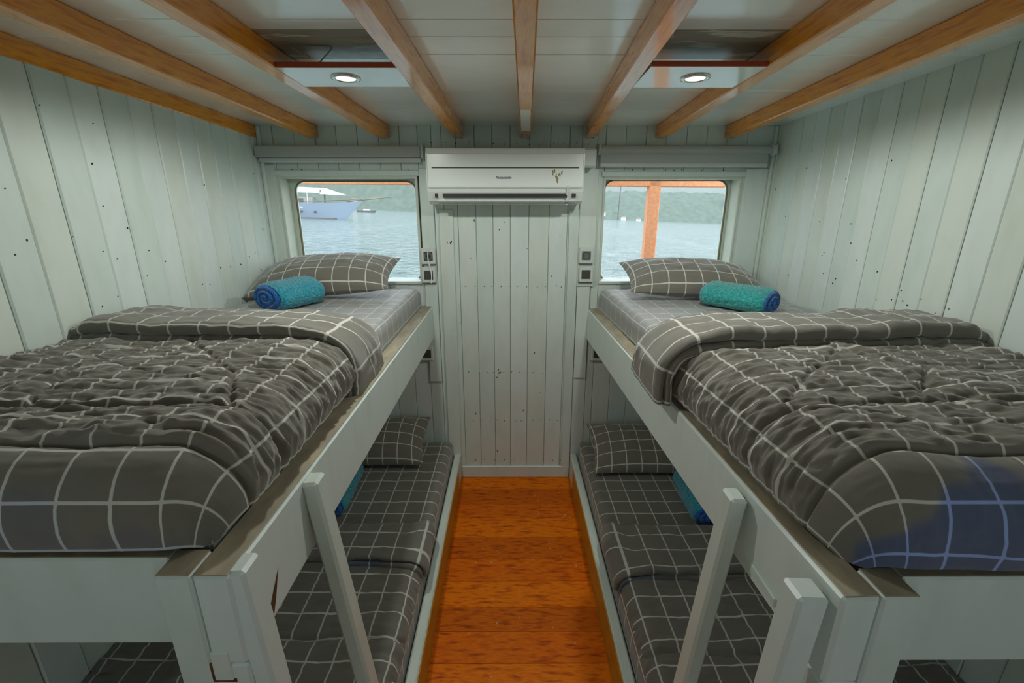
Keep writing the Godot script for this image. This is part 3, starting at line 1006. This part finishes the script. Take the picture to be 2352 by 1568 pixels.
func make_bedding() -> void:
	# mattresses
	var specs := [
		["pale grey checked mattress of the upper bunk under the boat-view window", LEFT + 0.004, -0.492, BACK + 0.022, -0.66, 1.192, 0.12, -0.02],
		["pale grey checked mattress of the upper bunk under the window with the orange post", 0.488, RIGHT - 0.004, BACK + 0.024, -0.63, 1.19, 0.12, 0.09],
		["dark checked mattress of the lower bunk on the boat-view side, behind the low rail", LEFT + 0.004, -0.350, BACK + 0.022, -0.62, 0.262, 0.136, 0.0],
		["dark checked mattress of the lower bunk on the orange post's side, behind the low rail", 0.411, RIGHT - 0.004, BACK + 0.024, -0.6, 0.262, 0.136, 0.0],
	]
	for q in specs:
		var o := thing("mattress", q[0], "mattress", Vector3.ZERO, "bunk mattresses")
		soft_mattress(o, q[1], q[2], q[3], q[4], q[5], q[6], 0.032, Color(0.86, 0.85, 0.8), 71, q[7], LEFT if q[1] < 0.0 else RIGHT)

	# comforters
	var c1 := thing("comforter", "grey checked quilt with grey foot end on the upper bunk, head end turned down", "comforter", Vector3.ZERO, "checked comforters")
	comforter_sheet(c1, {side = -1.0, x0 = LEFT + 0.004, z0 = -1.30, y = 1.262, width = 0.79, length = 0.685, r = 0.115, rf = 0.125, foot = true, seams = [0.46, 0.60], zig = [[Vector2(0.36, 0.05), Vector2(0.62, 0.30)], [Vector2(0.62, 0.30), Vector2(0.70, 0.46)], [Vector2(0.36, 0.05), Vector2(0.22, 0.26)], [Vector2(0.22, 0.26), Vector2(0.30, 0.46)]], seed = 101, wrinkle = 1.0, sag = -0.008, skew = 0.0, shift = 0.03, blue = 0.3, blue_from = 0.70})
	comforter_fold(c1, {side = -1.0, x0 = LEFT + 0.004, z0 = -1.275, y = 1.234, low = 0.036, width = 0.76, r = 0.075, hang = 0.07, layer = 0.041, front = 0.0, back = -0.27, seed = 111, shift = 0.05, mess = 0.15, reverse = 0.35})
	var c2 := thing("comforter", "grey checked quilt with a blue patch at its foot end on the upper bunk", "comforter", Vector3.ZERO, "checked comforters")
	comforter_sheet(c2, {side = 1.0, x0 = RIGHT - 0.004, z0 = -1.26, y = 1.258, width = 0.868, length = 0.685, r = 0.13, rf = 0.125, foot = true, seams = [0.40, 0.585], zig = [[Vector2(0.46, 0.08), Vector2(0.80, 0.38)], [Vector2(0.46, 0.08), Vector2(0.36, 0.24)], [Vector2(0.36, 0.24), Vector2(0.52, 0.40)]], seed = 131, wrinkle = 0.9, sag = -0.006, skew = 0.075, shift = 0.055, blue = 1.0, blue_from = 0.63})
	comforter_fold(c2, {side = 1.0, x0 = RIGHT - 0.004, z0 = -1.225, y = 1.232, low = 0.036, width = 0.862, r = 0.08, hang = 0.07, layer = 0.041, front = 0.0, back = -0.27, seed = 141, shift = 0.02, mess = 0.35, reverse = 0.0})
	var c3 := thing("comforter", "dark checked quilt with folded edge on the lower bunk of the boat-view side", "comforter", Vector3.ZERO, "checked comforters")
	comforter_sheet(c3, {side = -1.0, x0 = LEFT + 0.004, z0 = -1.46, y = 0.292, width = 0.905, length = 0.86, r = 0.06, rf = 0.06, foot = false, seams = [0.3, 0.6], zig = [], seed = 151, wrinkle = 0.55, sag = 0.0, skew = 0.0, shift = 0.0, blue = 0.0, blue_from = 1.0})
	comforter_fold(c3, {side = -1.0, x0 = LEFT + 0.004, z0 = -1.45, y = 0.282, low = 0.016, width = 0.898, r = 0.03, hang = 0.01, layer = 0.028, front = 0.0, back = -0.24, seed = 161, shift = 0.03, mess = 0.0, reverse = 1.0})
	var c4 := thing("comforter", "dark checked quilt with folded edge on the lower bunk of the orange post's side", "comforter", Vector3.ZERO, "checked comforters")
	comforter_sheet(c4, {side = 1.0, x0 = RIGHT - 0.004, z0 = -1.40, y = 0.292, width = 0.915, length = 0.80, r = 0.06, rf = 0.06, foot = false, seams = [0.3, 0.6], zig = [], seed = 171, wrinkle = 0.55, sag = 0.0, skew = 0.0, shift = 0.04, blue = 0.0, blue_from = 1.0})
	comforter_fold(c4, {side = 1.0, x0 = RIGHT - 0.004, z0 = -1.385, y = 0.282, low = 0.016, width = 0.908, r = 0.03, hang = 0.012, layer = 0.028, front = 0.0, back = -0.30, seed = 181, shift = 0.06, mess = 0.0, reverse = 1.0})

	# pillows
	pillow(Vector3(-0.925, 1.278, -2.325), Vector3(0.345, 0.098, 0.185), Vector3(0.28, 0.03, 0.06), "grey checked pillow on the upper bunk, leaning to the window with the boat", 201, Color(0.95, 0.93, 0.87))
	pillow(Vector3(0.905, 1.268, -2.30), Vector3(0.335, 0.09, 0.19), Vector3(0.24, -0.05, -0.04), "grey checked pillow on the upper bunk, before the window with the orange post", 202, Color(0.95, 0.93, 0.87))
	pillow(Vector3(-0.77, 0.345, -2.33), Vector3(0.30, 0.09, 0.18), Vector3(0.32, 0.03, 0.03), "checked pillow on the lower bunk of the boat-view side", 203, Color(0.95, 0.93, 0.87))
	pillow(Vector3(0.77, 0.335, -2.27), Vector3(0.33, 0.075, 0.19), Vector3(0.26, -0.04, 0.0), "checked pillow on the lower bunk of the orange post's side", 204, Color(0.95, 0.93, 0.87))

	# rolled blankets
	plush_roll(Vector3(-0.985, 1.197, -2.045), -0.47, 0.23, 0.102, 0.066, "light blue plush roll with a blue end lying on an upper bunk", M.plush, 211)
	plush_roll(Vector3(1.0, 1.195, -1.99), 0.68, 0.28, 0.088, 0.058, "teal green plush roll lying on an upper bunk", M.plush_green, 212)
	plush_roll(Vector3(-0.83, 0.267, -1.95), 0.04, 0.33, 0.075, 0.06, "blue plush roll on the boat-view side's lower bunk, half hidden by the rail", M.plush, 213)
	plush_roll(Vector3(0.89, 0.267, -1.88), -0.06, 0.33, 0.08, 0.06, "blue plush roll on the orange post's lower bunk, half hidden by the rail", M.plush, 214)

# ---------------------------------------------------------------- fittings on the end wall
func make_wall_fittings() -> void:
	# air conditioner
	var ac := thing("air_conditioner", "white wall air conditioner between the two windows, with a drip stain", "air conditioner", Vector3(-0.023, 1.755, BACK))
	var w := 0.372
	var front := 0.2
	var prof := [Vector2(0.0, -0.128), Vector2(0.13, -0.128), Vector2(0.165, -0.112), Vector2(0.188, -0.07), Vector2(front, -0.03), Vector2(front, 0.10), Vector2(0.192, 0.122), Vector2(0.17, 0.128), Vector2(0.0, 0.128)]
	var mb := MB.new()
	for i in prof.size() - 1:
		var a: Vector2 = prof[i]
		var b: Vector2 = prof[i + 1]
		var e := b - a
		var nn := Vector3(0, -e.x, e.y).normalized()
		mb.quad(Vector3(-w, a.y, a.x), Vector3(w, a.y, a.x), Vector3(w, b.y, b.x), Vector3(-w, b.y, b.x), nn)
	for sx in [-1.0, 1.0]:
		for i in range(1, prof.size() - 1):
			mb.tri(Vector3(sx * w, 0, 0.0), Vector3(sx * w, prof[i].y, prof[i].x), Vector3(sx * w, prof[i + 1].y, prof[i + 1].x), Vector3(sx, 0, 0))
		mb.tri(Vector3(sx * w, 0, 0.0), Vector3(sx * w, prof[0].y, prof[0].x), Vector3(sx * w, prof[1].y, prof[1].x), Vector3(sx, 0, 0))
	put(mb, "body", M.plastic, ac)
	var fp := slab(Vector3(-w + 0.004, -0.052, front - 0.006), Vector3(w - 0.004, 0.10, front + 0.006), "front_panel", M.plastic, ac, 0.004)
	slab(Vector3(-0.345, 0.034, front + 0.004), Vector3(0.345, 0.0405, front + 0.0066), "grille_slot", M.dark_slot, fp, 0.0008)
	board(Vector3(-0.30, -0.088, 0.186), Vector3(0.295, -0.088, 0.186), 0.010, 0.018, "air_outlet", M.black, ac, 0.001)
	board(Vector3(-0.338, -0.088, 0.186), Vector3(-0.325, -0.088, 0.186), 0.010, 0.018, "air_outlet", M.black, ac, 0.001)
	board(Vector3(0.318, -0.088, 0.186), Vector3(0.337, -0.088, 0.186), 0.010, 0.018, "air_outlet", M.black, ac, 0.001)
	board(Vector3(-0.325, -0.112, 0.178), Vector3(0.335, -0.112, 0.178), 0.03, 0.006, "air_vane", M.plastic_soft, ac, 0.002)
	board(Vector3(-0.325, -0.122, 0.168), Vector3(0.335, -0.122, 0.168), 0.02, 0.003, "air_outlet", M.dark_slot, ac, 0.001)
	board(Vector3(0.296, -0.13, 0.165), Vector3(0.296, -0.04, 0.203), 0.012, 0.012, "tape_strip", M.plastic_soft, ac, 0.002)
	slab(Vector3(w - 0.004, 0.045, 0.02), Vector3(w + 0.065, 0.128, 0.14), "side_cover", M.plastic_soft, ac, 0.006)
	var tm := TextMesh.new()
	tm.text = "Panasonic"
	var font := SystemFont.new()
	font.font_names = PackedStringArray(["Droid Sans"])
	font.font_weight = 700
	tm.font = font
	tm.font_size = 32
	tm.pixel_size = 0.00048
	tm.depth = 0.0008
	var tx := MeshInstance3D.new()
	tx.name = "lettering"
	tx.mesh = tm
	tx.material_override = M.ink
	fp.add_child(tx)
	tx.position = Vector3(-0.008, -0.007, front + 0.0068)
	var st := MB.new()
	var rng := RandomNumberGenerator.new()
	rng.seed = 9
	for i in 26:
		var up := rng.randf()
		var x := 0.245 + (rng.randf_range(-0.026, 0.026) if up > 0.35 else rng.randf_range(-0.004, 0.006))
		var y := lerpf(-0.03, 0.026, up)
		st.lathe(Transform3D(Basis(Vector3.RIGHT, PI / 2).scaled(Vector3(1, rng.randf_range(1.0, 2.6), 1)), Vector3(x, y, front + 0.006)), [Vector2(0.0001, 0.0009), Vector2(0.003, 0.0006), Vector2(0.0036, -0.0004)], 7)
	put(st, "drip_stain", M.stain, fp)

	# roller blinds
	var b1 := thing("roller_blind", "rolled-up grey blind in a cassette above the window with the boat", "blind", Vector3(-0.845, 1.877, BACK), "roller blinds")
	slab(Vector3(-0.417, -0.026, 0.0), Vector3(0.405, 0.026, 0.065), "cassette", M.blind, b1, 0.006)
	slab(Vector3(0.405, -0.034, 0.0), Vector3(0.417, 0.032, 0.07), "end_cap", M.blind_alu, b1, 0.004)
	slab(Vector3(-0.405, -0.05, 0.012), Vector3(0.40, -0.027, 0.05), "bottom_bar", M.blind_alu, b1, 0.005)
	var b2 := thing("roller_blind", "grey roller blind let down a little above the window with the orange post", "blind", Vector3(0.88, 1.882, BACK), "roller blinds")
	var tb := MB.new()
	tb.tube([Vector3(-0.435, 0.004, 0.04), Vector3(0.415, 0.004, 0.04)], 0.021, 20)
	put(tb, "roller_tube", M.blind, b2)
	slab(Vector3(-0.43, -0.058, 0.043), Vector3(0.405, 0.004, 0.0445), "blind_fabric", M.blind, b2, 0.0005)
	slab(Vector3(-0.433, -0.078, 0.036), Vector3(0.408, -0.056, 0.052), "bottom_bar", M.blind_alu, b2, 0.005)
	var ec := MB.new()
	ec.tube([Vector3(0.415, 0.004, 0.04), Vector3(0.436, 0.004, 0.04)], 0.027, 20)
	put(ec, "end_cap", M.blind_alu, b2)
	slab(Vector3(-0.445, -0.02, 0.0), Vector3(-0.435, 0.03, 0.065), "bracket", M.blind_alu, b2, 0.003)
	slab(Vector3(0.433, -0.02, 0.0), Vector3(0.44, 0.03, 0.065), "bracket", M.blind_alu, b2, 0.003)

	# sockets and switches
	var plates := [
		[-0.435, 1.362, "wall_socket", "grey power socket by the window with the boat, with a cord hanging over it", "socket"],
		[-0.438, 1.262, "light_switch", "square switch with dark rocker under the socket with the hanging cord", "switch"],
		[0.403, 1.365, "wall_socket", "round two-pin power socket beside the window with the orange post", "socket"],
		[0.406, 1.265, "light_switch", "square switch with dark rocker below the round two-pin socket", "switch"],
		[-0.475, 0.812, "wall_socket", "small dark socket on the end wall under the upper rail of the boat-view side", "socket"],
		[0.497, 0.81, "wall_socket", "small dark socket on the end wall under the upper rail of the orange post's side", "socket"],
	]
	for i in plates.size():
		var q: Array = plates[i]
		var low := i > 3
		var o := thing(q[2], q[3], q[4], Vector3(q[0], q[1], BACK + (0.016 if not low else 0.0)))
		var hw := 0.037
		var pl := slab(Vector3(-hw, -0.042, 0.0), Vector3(hw, 0.042, 0.022), "plate", M.plastic_soft, o, 0.004)
		slab(Vector3(-0.024, -0.024, 0.02), Vector3(0.024, 0.024, 0.0236), "rocker" if q[2] == "light_switch" else "socket_face", M.socket_dark if i != 2 else M.socket_grey, pl, 0.003)
		if q[2] == "wall_socket" and not low:
			var rg := MB.new()
			rg.lathe(Transform3D(Basis(Vector3.RIGHT, PI / 2), Vector3(0.0, 0, 0.0236)), [Vector2(0.0155, 0.0), Vector2(0.0165, 0.0025), Vector2(0.0195, 0.0025), Vector2(0.0205, 0.0)], 24)
			put(rg, "rim", M.socket_dark if i == 2 else M.socket_grey, pl)
			for sx in [-0.0075, 0.0075]:
				var ho := MB.new()
				ho.lathe(Transform3D(Basis(Vector3.RIGHT, PI / 2), Vector3(sx, 0, 0.0238)), [Vector2(0.0001, 0.0006), Vector2(0.0026, 0.0005), Vector2(0.003, -0.0005)], 10)
				put(ho, "pin_hole", M.black, pl)
		slab(Vector3(-hw, -0.0485, 0.0), Vector3(hw, -0.043, 0.012), "lower_lip", M.socket_grey, pl, 0.001)
	var cord := thing("power_cord", "thin white cord hanging over the socket and switch by the boat window", "cord", Vector3(-0.42, 1.20, BACK))
	var cp := []
	for i in 14:
		var f := i / 13.0
		cp.append(Vector3(-0.006 + 0.006 * sin(f * 7.0) - 0.006 * f, 0.02 + 0.2 * f, 0.043))
	var cm := MB.new()
	cm.tube(cp, 0.003, 8)
	put(cm, "cable", M.white, cord)

# ---------------------------------------------------------------- outside the windows
func make_outside() -> void:
	# side deck with its orange frame
	var dk := setting("deck")
	slab(Vector3(-4.0, -0.1, -3.45), Vector3(4.0, 0.0, BACK - 0.125), "deck_boards", M.deck, dk)
	var fr := thing("deck_frame", "orange painted wooden frame outside the windows, one post and a header beam", "frame")
	slab(Vector3(0.945, 0.0, -3.37), Vector3(1.025, 1.80, -3.30), "post", M.orange_paint, fr, 0.006)
	board(Vector3(-3.0, 1.818, -3.335), Vector3(3.5, 1.772, -3.335), 0.07, 0.115, "header_beam", M.orange_paint, fr, 0.006)
	slab(Vector3(-1.95, 0.0, -3.37), Vector3(-1.87, 1.80, -3.30), "post", M.orange_paint, fr, 0.006)

	# the boat lies a little down by the stern and heeled, so the sea is tilted in its frame
	var tilt := Basis(Vector3.BACK, deg_to_rad(-2.2)) * Basis(Vector3.RIGHT, deg_to_rad(-1.25))
	var at := Vector3(0, -1.9, -3.0)
	var sea := setting("sea")
	sea.transform = Transform3D(tilt, at)
	var pts := PackedVector3Array()
	var uvs := PackedVector2Array()
	var nz := noise(301, 1.0, 4)
	var w := 121
	for j in 170:
		var d := 3.0 * pow(1.0365, j)
		for i in w:
			var x := (i - 60) / 60.0 * (d * 1.15 + 6.0)
			var amp := 0.06 * smoothstep(0.0, 12.0, d)
			pts.append(Vector3(x, amp * nz.get_noise_2d(x * 0.25, d * 0.8), -d))
			uvs.append(Vector2(x / 46.0, d / 34.0))
	var mb := MB.new()
	mb.grid(pts, uvs, w, PackedColorArray(), true)
	put(mb, "water", M.water, sea)

	# wooded shore and mountains
	hills("shore", tilt, at, 330.0, 90.0, [[-400.0, 62.0], [-150.0, 52.0], [-90.0, 40.0], [0.0, 24.0], [60.0, 21.0], [150.0, 22.0], [400.0, 30.0]], 311, M.forest, 0.2)
	hills("mountains", tilt, at, 1400.0, 300.0, [[-1500.0, 140.0], [0.0, 108.0], [350.0, 104.0], [480.0, 100.0], [620.0, 106.0], [900.0, 88.0], [1500.0, 80.0]], 312, M.forest, 0.12)

	# even haze over the water, from the boat out past the mountains
	var air := FogVolume.new()
	air.name = "sea_haze"
	air.shape = RenderingServer.FOG_VOLUME_SHAPE_BOX
	air.size = Vector3(3600, 420, 1680)
	add_child(air)
	air.transform = Transform3D(tilt, at + tilt * Vector3(0, 190, -860.0))
	var fm := FogMaterial.new()
	fm.albedo = Color(0.95, 0.95, 0.95)
	fm.density = 0.0004
	air.material = fm
	air.set_meta("kind", "stuff")
	air.set_meta("label", "thin even haze over the water")
	sailing_boat(tilt, at)
	var rng := RandomNumberGenerator.new()
	rng.seed = 77
	var homes := [[78.0, 2.5, -325.0], [66.0, 6.0, -335.0], [88.0, 1.2, -323.0], [-108.0, 9.0, -332.0], [-62.0, 3.0, -326.0]]
	var texts := ["tiny white house with a low roof on the shore by the pole", "tiny white house higher up the wooded shore by the pole", "tiny white hut at the water's edge near the orange post", "tiny pale house on the wooded shore behind the moored sailing boat", "tiny white house by the water beyond the bowsprit"]
	for i in homes.size():
		var q: Array = homes[i]
		var o := thing("shore_house", texts[i], "house", Vector3.ZERO, "houses on the far shore")
		o.transform = Transform3D(tilt.scaled(Vector3(0.65, 0.65, 0.65)), at + tilt * Vector3(q[0], q[1] * 0.7, q[2]))
		slab(Vector3(-2.2, -4, -1.6), Vector3(2.2, 0.6, 1.6), "wall", M.white, o, 0.05)
		var rf := MB.new()
		for sz in [-1.0, 1.0]:
			rf.quad(Vector3(-2.6, 0.5, sz * 2.1), Vector3(2.6, 0.5, sz * 2.1), Vector3(2.6, 1.7, 0), Vector3(-2.6, 1.7, 0), Vector3(0, 0.88, sz * 0.46).normalized())
		for sx in [-2.2, 2.2]:
			rf.tri(Vector3(sx, 0.6, -1.8), Vector3(sx, 0.6, 1.8), Vector3(sx, 1.7, 0), Vector3(signf(sx), 0, 0))
		put(rf, "roof", M.roof, o)
	var pole := thing("shore_pole", "tall thin dark pole standing on the far shore", "pole")
	pole.transform = Transform3D(tilt, at + tilt * Vector3(73.0, 0.0, -320.0))
	var pm := MB.new()
	pm.tube([Vector3(0, -2, 0), Vector3(0, 26, 0)], 0.5, 8, 0.5)
	put(pm, "shaft", M.hull_dark, pole)
	# small outrigger
	var ob := thing("rowing_boat", "small open boat floating ahead of the sailing boat's bow", "boat")
	ob.transform = Transform3D(tilt, at + tilt * Vector3(-65.0, 0.0, -215.0))
	put(hull_mesh(9.0, 0.8, 0.9, 0.3), "hull", M.hull_dark, ob)
	slab(Vector3(-1.5, 0.5, -0.5), Vector3(1.5, 1.5, 0.5), "cover", M.white, ob, 0.1)

func hills(called: String, tilt: Basis, at: Vector3, dist: float, depth: float, tops: Array, sd: int, m: Material, rough: float) -> void:
	var o := setting(called)
	o.transform = Transform3D(tilt, at)
	var nz := noise(sd, 1.0, 5)
	var nb := noise(sd + 5, 1.0, 3)
	var pts := PackedVector3Array()
	var uvs := PackedVector2Array()
	var w := 361
	var x0: float = tops[0][0]
	var x1: float = tops[-1][0]
	for j in 22:
		var f := j / 21.0
		for i in w:
			var x := lerpf(x0, x1, i / float(w - 1))
			var hgt := 0.0
			for q in tops.size() - 1:
				if x >= tops[q][0] and x <= tops[q + 1][0]:
					var g := smoothstep(0.0, 1.0, (x - tops[q][0]) / (tops[q + 1][0] - tops[q][0]))
					hgt = lerpf(tops[q][1], tops[q + 1][1], g)
			var rise := sin(minf(f * 1.25, 1.0) * PI / 2)
			var y := hgt * rise * (1.0 + rough * nz.get_noise_2d(x / dist * 30.0, f * 2.0))
			y += hgt * 0.10 * (0.2 + 0.8 * rise) * absf(nb.get_noise_2d(x / dist * 160.0, f * 14.0)) * (1.0 if j > 0 else 0.0)
			pts.append(Vector3(x, y - 0.3, -dist - depth * f + 0.03 * dist * nz.get_noise_2d(x / dist * 5.0, 7.0)))
			uvs.append(Vector2(x, f))
	var mb := MB.new()
	mb.grid(pts, uvs, w, PackedColorArray(), true)
	put(mb, "slope", m, o)

func hull_mesh(length: float, free: float, beam: float, sheer: float) -> MB:
	# bow towards +x, raked; deck line rising to the bow
	var mb := MB.new()
	for s in [-1.0, 1.0]:
		var pts := PackedVector3Array()
		var uvs := PackedVector2Array()
		for j in 9:
			var v := j / 8.0
			for i in 41:
				var u := i / 40.0
				var half := beam * pow(maxf(0.0, 1.0 - pow(u, 3.2)), 0.8) * (0.55 + 0.45 * v) * smoothstep(-0.12, 0.1, u)
				var x := -length * 0.5 + length * (u * (0.86 + 0.14 * v))
				var y := lerpf(-0.6, free + sheer * pow(u, 2.5), v)
				pts.append(Vector3(x, y, s * half))
				uvs.append(Vector2(u, v))
		mb.grid(pts, uvs, 41, PackedColorArray(), s < 0.0)
	return mb

func sailing_boat(tilt: Basis, at: Vector3) -> void:
	var o := thing("sailing_boat", "moored wooden sailing boat with pale blue hull, white awning and bowsprit, seen through the window", "boat")
	o.transform = Transform3D(tilt * Basis(Vector3.UP, 0.12).scaled(Vector3(1, 0.9, 1)), at + tilt * Vector3(-49.5, 0.0, -108.0))
	put(hull_mesh(30.0, 3.2, 3.2, 1.5), "hull", M.hull, o)
	slab(Vector3(-15, -0.5, -2.9), Vector3(9.2, 0.22, 3.02), "waterline_band", M.hull_dark, o, 0.05)
	var rail := MB.new()
	for s in [-1.0, 1.0]:
		var path := []
		for i in 21:
			var u := i / 20.0
			path.append(Vector3(-15.0 + 30.0 * u, 3.75 + 1.5 * pow(u, 2.5), s * (3.2 * pow(maxf(0.0, 1.0 - pow(u, 3.2)), 0.8) * smoothstep(-0.12, 0.1, u) + 0.02)))
		rail.tube(path, 0.09, 6)
	put(rail, "deck_rail", M.spar, o)
	var bs := MB.new()
	bs.tube([Vector3(11.5, 4.5, 0), Vector3(22.5, 6.2, 0)], 0.22, 8, 0.5)
	put(bs, "bowsprit", M.spar, o)
	var ms := MB.new()
	ms.tube([Vector3(6.6, 3.0, 0), Vector3(6.6, 16.0, 0)], 0.22, 8, 0.7)
	put(ms, "mast", M.spar, o)
	slab(Vector3(-13.0, 3.0, -1.9), Vector3(4.4, 5.2, 1.9), "deckhouse", M.cabin, o, 0.1)
	for i in 5:
		slab(Vector3(-11.0 + i * 3.0, 3.9, 1.85), Vector3(-9.6 + i * 3.0, 4.8, 1.95), "window", M.hull_dark, o, 0.02)
	slab(Vector3(-14.5, 7.0, -2.6), Vector3(6.2, 7.5, 2.6), "awning", M.white, o, 0.15)
	slab(Vector3(-14.5, 6.2, 2.45), Vector3(6.2, 7.1, 2.62), "awning_flap", M.white, o, 0.05)
	var aw := MB.new()
	aw.quad(Vector3(6.2, 7.6, 0), Vector3(7.0, 7.5, 0), Vector3(11.8, 6.0, 1.4), Vector3(6.2, 6.0, 2.6), Vector3(0.2, 0.7, 0.7).normalized())
	aw.quad(Vector3(6.2, 7.6, 0), Vector3(7.0, 7.5, 0), Vector3(11.8, 6.0, -1.4), Vector3(6.2, 6.0, -2.6), Vector3(0.2, 0.7, -0.7).normalized())
	put(aw, "foredeck_awning", M.white, o)
	for x in [-12.0, -8.0, -4.0, 0.0, 3.4]:
		for s in [-2.4, 2.4]:
			var pp := MB.new()
			pp.tube([Vector3(x, 3.2, s), Vector3(x, 7.1, s)], 0.07, 6)
			put(pp, "awning_post", M.white, o)
	for x in [2.0, 5.0]:
		var hole := MB.new()
		hole.lathe(Transform3D(Basis(Vector3.RIGHT, PI / 2), Vector3(x, 1.6, 2.6)), [Vector2(0.01, 0.5), Vector2(0.28, 0.5), Vector2(0.32, 0.0)], 12)
		put(hole, "porthole", M.hull_dark, o)
	var tm := TextMesh.new()
	tm.text = "ata"
	tm.font_size = 32
	tm.pixel_size = 0.02
	tm.depth = 0.02
	var tx := MeshInstance3D.new()
	tx.name = "lettering"
	tx.mesh = tm
	tx.material_override = M.white
	o.add_child(tx)
	tx.position = Vector3(2.0, 2.7, 3.1)
